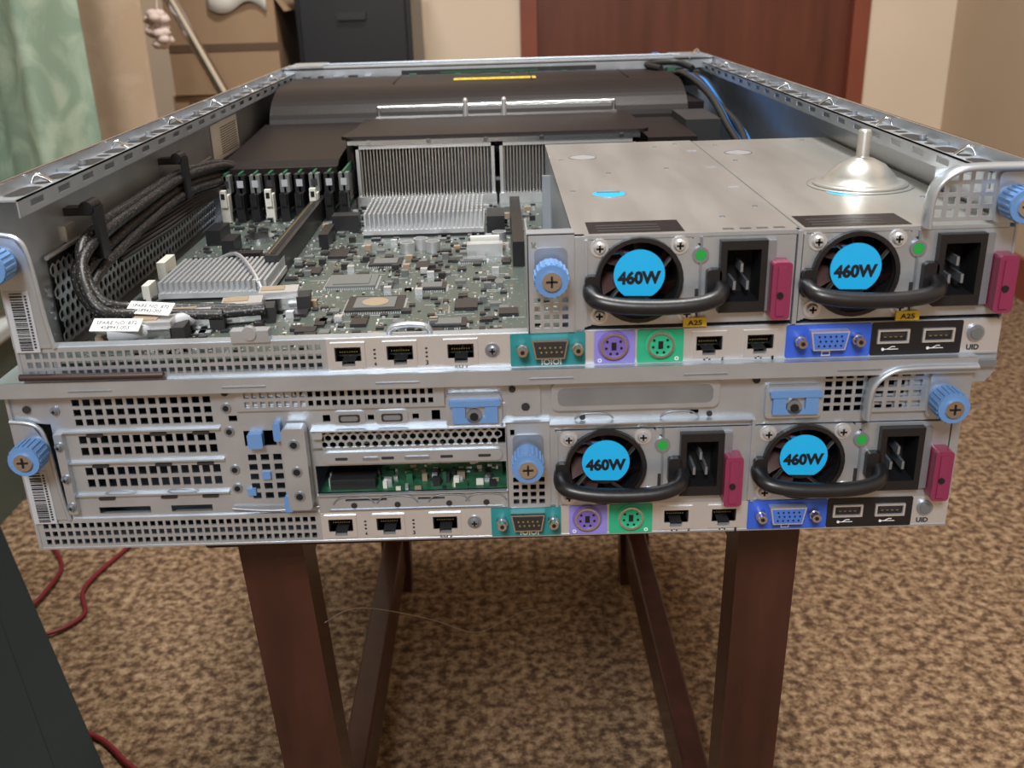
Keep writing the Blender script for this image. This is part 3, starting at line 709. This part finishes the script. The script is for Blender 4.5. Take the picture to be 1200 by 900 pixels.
# blue latches
for x in(-.0060,.1425):
    m.rrect(x-.0130,x+.0130,.0600,.0760,.002,-.0020,.0004,galv)
    m.plate(x-.0100,x+.0110,.0625,.0725,-.0040,-.0015,[(x-.0040,x+.0050,.0650,.0725)],blue)
    m.rrect(x-.0115,x+.0125,.0712,.0740,.001,-.0045,-.002,blue)
    m.cyl((x,-.002,.0660),(0,-1,0),.0036,.002,galv2,16); m.cyl((x,-.004,.0660),(0,-1,0),.0020,.0004,dark,12)
m.plate(-.0205,.0290,.0595,.0835,.0010,.0020,[],galv); m.rrect(.0110,.0250,.064,.080,.002,-.0008,.001,galv)
m.cyl((.018,-.0008,.069),(0,-1,0),.002,.0005,blackm,12); m.cyl((.012,-.0008,.078),(0,-1,0),.0016,.0005,blackm,12)
m.plate(.0290,.1290,.0560,.0835,.0008,.0018,[(.095,.099,.0625,.0645)],galv)
m.rrect(.0300,.1080,.0665,.0805,.0035,-.0014,.0005,galv); m.rrect(.0330,.1050,.0690,.0780,.0030,-.0016,-.0012,galv2)
m.box(.0290,.1240,-.0030,.001,.0598,.0604,galv)
for x in(.050,.090): m.tube([(x-.009,.0002,.0612),(x-.005,.0002,.0640),(x+.005,.0002,.0640),(x+.009,.0002,.0612)],.0004,galv2,5,4)
m.cyl((.0445,.0004,.0625),(0,-1,0),.0014,.0005,blackm,12); m.cyl((.1040,.0004,.0625),(0,-1,0),.0014,.0005,blackm,12)
m.plate(.1290,.2225,.0560,.0835,.0008,.0016,sq(.1565,.1950,.0610,.0815,8,5,.68),galv)
m.box(.0290,.0315,-.001,.004,.017,.0595,galv); m.box(.1240,.1255,-.002,.004,.017,.0595,galv); m.box(.2185,.2225,-.001,.004,.017,.0595,galv)
for x,z in((-.214,.074),(-.121,.080),(.125,.079),(.158,.081),(-.087,.079)): m.cyl((x,.0005,z),(0,-1,0),.0018,.0010,blackm,12)
m.box(-.205,.030,.20,.201,.002,.083,blackm)
m.done('rear_face_fittings_b',S2)

# ================================================================ BENCH
B=MB()
B.box(-.165,.175,.035,.690,.4280,.4500,wood)
def leg(x0,x1,y,w=.0175,d=.013):
    B.prism([(x0-w,0),(x0+w,0),(x1+w,.430),(x1-w,.430)],y-d,y+d,wood)
leg(-.112,-.134,.060); leg(.132,.1390,.060,.0165); leg(-.146,-.134,.645); leg(.150,.142,.645)
for x in(-.144,.148): B.box(x-.011,x+.011,.125,.640,.035,.085,wood)
for x0,x1 in((-.144,-.118),(.148,.136)):
    B.add([(x0-.010,.14,.04),(x0+.010,.14,.04),(x0+.010,.14,.08),(x0-.010,.14,.08),(x1-.010,.068,.04),(x1+.010,.068,.04),(x1+.010,.068,.08),(x1-.010,.068,.08)],[(0,1,5,4),(1,2,6,5),(2,3,7,6),(3,0,4,7),(0,3,2,1),(4,5,6,7)],wood)
B.box(-.145,.152,.638,.652,.35,.42,wood)
for x in(-.135,.143): B.box(x-.010,x+.010,.075,.630,.375,.430,wood)
bench=B.done('wooden_bench',None,bevel=.002)
# loose pale thread caught on the leg edge and trailing to the carpet
q=MB()
q.tube([(-.1115,.060,.362),(-.100,.12,.330),(-.070,.25,.228),(-.040,.40,.105),(-.012,.55,.012),(.01,.58,.002),(.05,.59,.002)],.00028,thr,5,8)
q.done('loose_thread',bench)

# ================================================================ ROOM
def room_box(name,x0,x1,y0,y1,z0,z1,mt):
    q=MB(); q.box(x0,x1,y0,y1,z0,z1,mt); return q.done(name)
room_box('floor',-2.2,1.19,-2.2,2.30,-.05,0,carpetm)
room_box('ceiling',-2.2,1.19,-2.2,2.30,2.6,2.65,ceilm)
q=MB(); q.plate(-2.2,1.19,0,2.6,2.30,2.36,[(.070,.955,0,2.05)],wallm); q.done('wall_back')
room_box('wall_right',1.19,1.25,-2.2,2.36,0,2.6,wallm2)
room_box('wall_left',-2.26,-2.2,-2.2,2.36,0,2.6,wallm)
room_box('wall_front',-2.2,1.19,-2.26,-2.2,0,2.6,wallm)
q=MB(); q.box(.105,.920,2.325,2.355,.005,2.015,doorm)
q.cyl((.17,2.325,1.0),(0,-1,0),.010,.045,chrome,14); q.cyl((.17,2.285,1.0),(1,0,0),.009,.11,chrome,14)
q.done('door_1')
q=MB(); q.box(.062,.105,2.285,2.355,0,2.058,doorf); q.box(.920,.963,2.285,2.355,0,2.058,doorf); q.box(.105,.920,2.285,2.355,2.015,2.058,doorf); q.done('trim_1')
q=MB(); q.box(-2.2,.062,2.285,2.299,0,.09,doorf); q.box(.963,1.19,2.285,2.299,0,.09,doorf); q.done('baseboard_back')
q=MB(); q.box(1.176,1.189,-2.2,2.284,0,.09,doorf); q.done('baseboard_right')

# curtains
def curtain(name,x0,x1,y,z0,z1,amp,per,mt,skew=0):
    q=MB(); nx,nz=160,14; vs=[];fs=[]
    for j in range(nz+1):
        for i in range(nx+1):
            u=i/nx; w=j/nz; x=x0+(x1-x0)*u+skew*(1-w)
            vs.append((x,y+amp*math.sin(2*math.pi*(x-x0)/per+.6*math.sin(3*w))*(1-.35*w)+.3*amp*math.sin(2*math.pi*(x-x0)/per*2.3+1),z0+(z1-z0)*w))
    for j in range(nz):
        for i in range(nx): a=j*(nx+1)+i; fs.append((a,a+1,a+nx+2,a+nx+1))
    q.add(vs,fs,mt,True); o=q.done(name); s=o.modifiers.new('thick','SOLIDIFY'); s.thickness=.003
    k=MB(); k.tube([(-2.19,y,z1+.012),(x1+.06,y,z1+.012)],.011,chrome,12,1); k.cyl((x1+.06,y,z1+.012),(1,0,0),.018,.03,chrome,12)
    for x in(-2.0,x1-.05): k.tube([(x,y,z1+.015),(x,y,2.6)],.006,chrome,8,1)
    k.done(name+'_rail',o)
curtain('window_curtain',-1.60,-.553,.92,.30,2.55,.035,.15,curtg,.02)
curtain('window_curtain.001',-1.70,-.640,1.50,.05,2.55,.018,.27,curtb)
# cardboard boxes
q=MB()
q.box(-.700,-.455,1.80,2.12,0,.495,card); q.box(-.690,-.460,1.79,2.10,.498,.690,card)
q.box(-.690,-.460,1.788,1.790,.585,.600,cardd); q.box(-.665,-.480,1.797,1.800,.430,.485,cardd)
for i in range(9): q.box(-.66+i*.02,-.652+i*.02,1.795,1.797,.435,.480,card)
q.prism([(-.69,.690),(-.46,.690),(-.44,.660),(-.43,.662),(-.455,.698),(-.69,.698)],1.79,2.10,card)
boxes=q.done('cardboard_boxes')
q=MB()
vs=[];fs=[];nx,ny=14,10
for j in range(ny+1):
    for i in range(nx+1):
        u=i/nx;v=j/ny; x=-.595+.120*u; y=1.780+.24*v
        z=.712+.030*math.sin(math.pi*u)*math.sin(math.pi*v)+.005*math.sin(9*u+5*v)+.004*math.sin(17*v-8*u)
        if v<.25: z-= (.25-v)*.17*(1+.25*math.sin(7*u)); y=1.780-.003*math.sin(12*u)+.02*v
        vs.append((x,y,z))
for j in range(ny):
    for i in range(nx): a=j*(nx+1)+i; fs.append((a,a+1,a+nx+2,a+nx+1))
q.add(vs,fs,tubm,True); bag=q.done('crumpled_bag',boxes); s=bag.modifiers.new('t','SOLIDIFY'); s.thickness=.002
q=MB()
q.box(-.420,-.178,1.80,2.15,.02,.700,chest); q.box(-.428,-.170,1.79,2.16,.700,.715,chest)
for z in(.03,.20,.37,.54): q.box(-.410,-.188,1.785,1.802,z,z+.150,chest); q.rrect(-.33,-.27,z+.10,z+.115,.004,1.775,1.786,blackm)
for x in(-.40,-.20):
    for y in(1.83,2.12): q.cyl((x,y,0),(0,0,1),.015,.02,blackm,12)
q.done('drawer_chest',bevel=.004)
q=MB()
q.tube([(-.305,1.60,.010),(-.70,1.60,.875),(-.74,1.60,.96)],.011,chrome,12,1); q.cyl((-.305,1.60,.0),(-.4,0,.9),.014,.03,blackm,12)
pole=q.done('metal_pole')
q=MB()
for i in range(30):
    t=random.uniform(0,6.28);r=random.uniform(.0,.020)
    q.lathe((-.634+r*math.cos(t),1.57+r*math.sin(t),.62+random.uniform(-.02,.04)),[(0,0),(.008,.003),(.013,.009),(.008,.016),(0,.018)],pinkm,10)
q.tube([(-.640,1.57,.62),(-.630,1.58,.72),(-.632,1.60,.728)],.002,pinkm,6,3)
q.done('paper_flower',pole)
# black case lying on the carpet, left foreground, turned about 57 degrees
q=MB()
ang=math.atan2(.832,-.555)
q.T=Matrix.Translation((-.232,.040,0))@Matrix.Rotation(ang,4,'Z')
q.box(0,.62,0,.42,.012,.180,cab); q.plate(.02,.60,.03,.39,.180,.1815,[],cab,XY); q.box(-.012,0,.004,.416,.016,.176,blackm)
for a in(.04,.56):
    for b in(.04,.36): q.cyl((a,b,0),(0,0,1),.014,.012,blackm,12)
for i in range(8): q.box(.10+i*.05,.13+i*.05,-.0006,.0004,.06,.064,blackm)
for i in range(3): q.box(-.016,-.011,.05+i*.10,.13+i*.10,.05,.13,chest)
q.done('computer_case',bevel=.003)
q=MB()
q.prism([(-1.15,0),(-.735,0),(-.700,.26),(-1.18,.26)],.74,1.08,binm); q.rrect(-1.19,-.69,.26,.285,.008,.73,1.09,mat('bin_lid',(.45,.47,.46),.5))
q.done('storage_bin')
# red cable on the carpet
q=MB()
q.tube([(-.50,.86,.004),(-.522,.766,.004),(-.545,.66,.006),(-.525,.60,.004),(-.555,.56,.006),(-.600,.58,.004),(-.590,.650,.008),(-.60,.72,.004),(-.66,.80,.004)],.0028,redc,8,8)
q.tube([(-.36,.325,.004),(-.385,.345,.005),(-.43,.385,.004),(-.50,.41,.004),(-.56,.46,.004),(-.60,.55,.004)],.0028,redc,8,8)
q.done('red_cable')

# ================================================================ LIGHTS
def area(name,loc,tgt,size,power,col):
    l=bpy.data.lights.new(name,'AREA'); l.shape='DISK'; l.size=size; l.energy=power; l.color=col
    o=bpy.data.objects.new(name,l); o.location=loc; o.rotation_euler=(Vector(tgt)-Vector(loc)).to_track_quat('-Z','Y').to_euler(); COL.objects.link(o)
area('ceiling_light',(.1,.5,2.52),(.1,.5,0),.45,52,(1,.97,.92))
area('face_fill_light',(-.3,-1.6,2.0),(0,.0,.5),.6,47,(.96,.985,1))  # fill added behind the camera to brighten the servers' rear faces
w=bpy.data.worlds.new('w'); bpy.context.scene.world=w; w.use_nodes=True
w.node_tree.nodes['Background'].inputs[0].default_value=(.8,.85,.9,1); w.node_tree.nodes['Background'].inputs[1].default_value=.3

# ================================================================ CAMERA
cx,cy,cz,p,yw,r,f=-.0023,-.4239,.1625+.54,.3837,.0061,.0289,1164.3
fwd=Vector((math.sin(yw)*math.cos(p),math.cos(yw)*math.cos(p),-math.sin(p))); rt=Vector((math.cos(yw),-math.sin(yw),0)); up=rt.cross(fwd)
R=math.cos(r)*rt-math.sin(r)*up; U=math.sin(r)*rt+math.cos(r)*up
cam=bpy.data.cameras.new('camera'); co=bpy.data.objects.new('camera',cam); COL.objects.link(co)
co.matrix_world=Matrix(((R.x,U.x,-fwd.x,cx),(R.y,U.y,-fwd.y,cy),(R.z,U.z,-fwd.z,cz),(0,0,0,1)))
cam.sensor_width=36; cam.lens=f/1200*36; cam.clip_start=.01
cam.dof.use_dof=True; cam.dof.focus_distance=.55; cam.dof.aperture_fstop=16
bpy.context.scene.camera=co
bpy.context.scene.view_settings.view_transform='Standard'
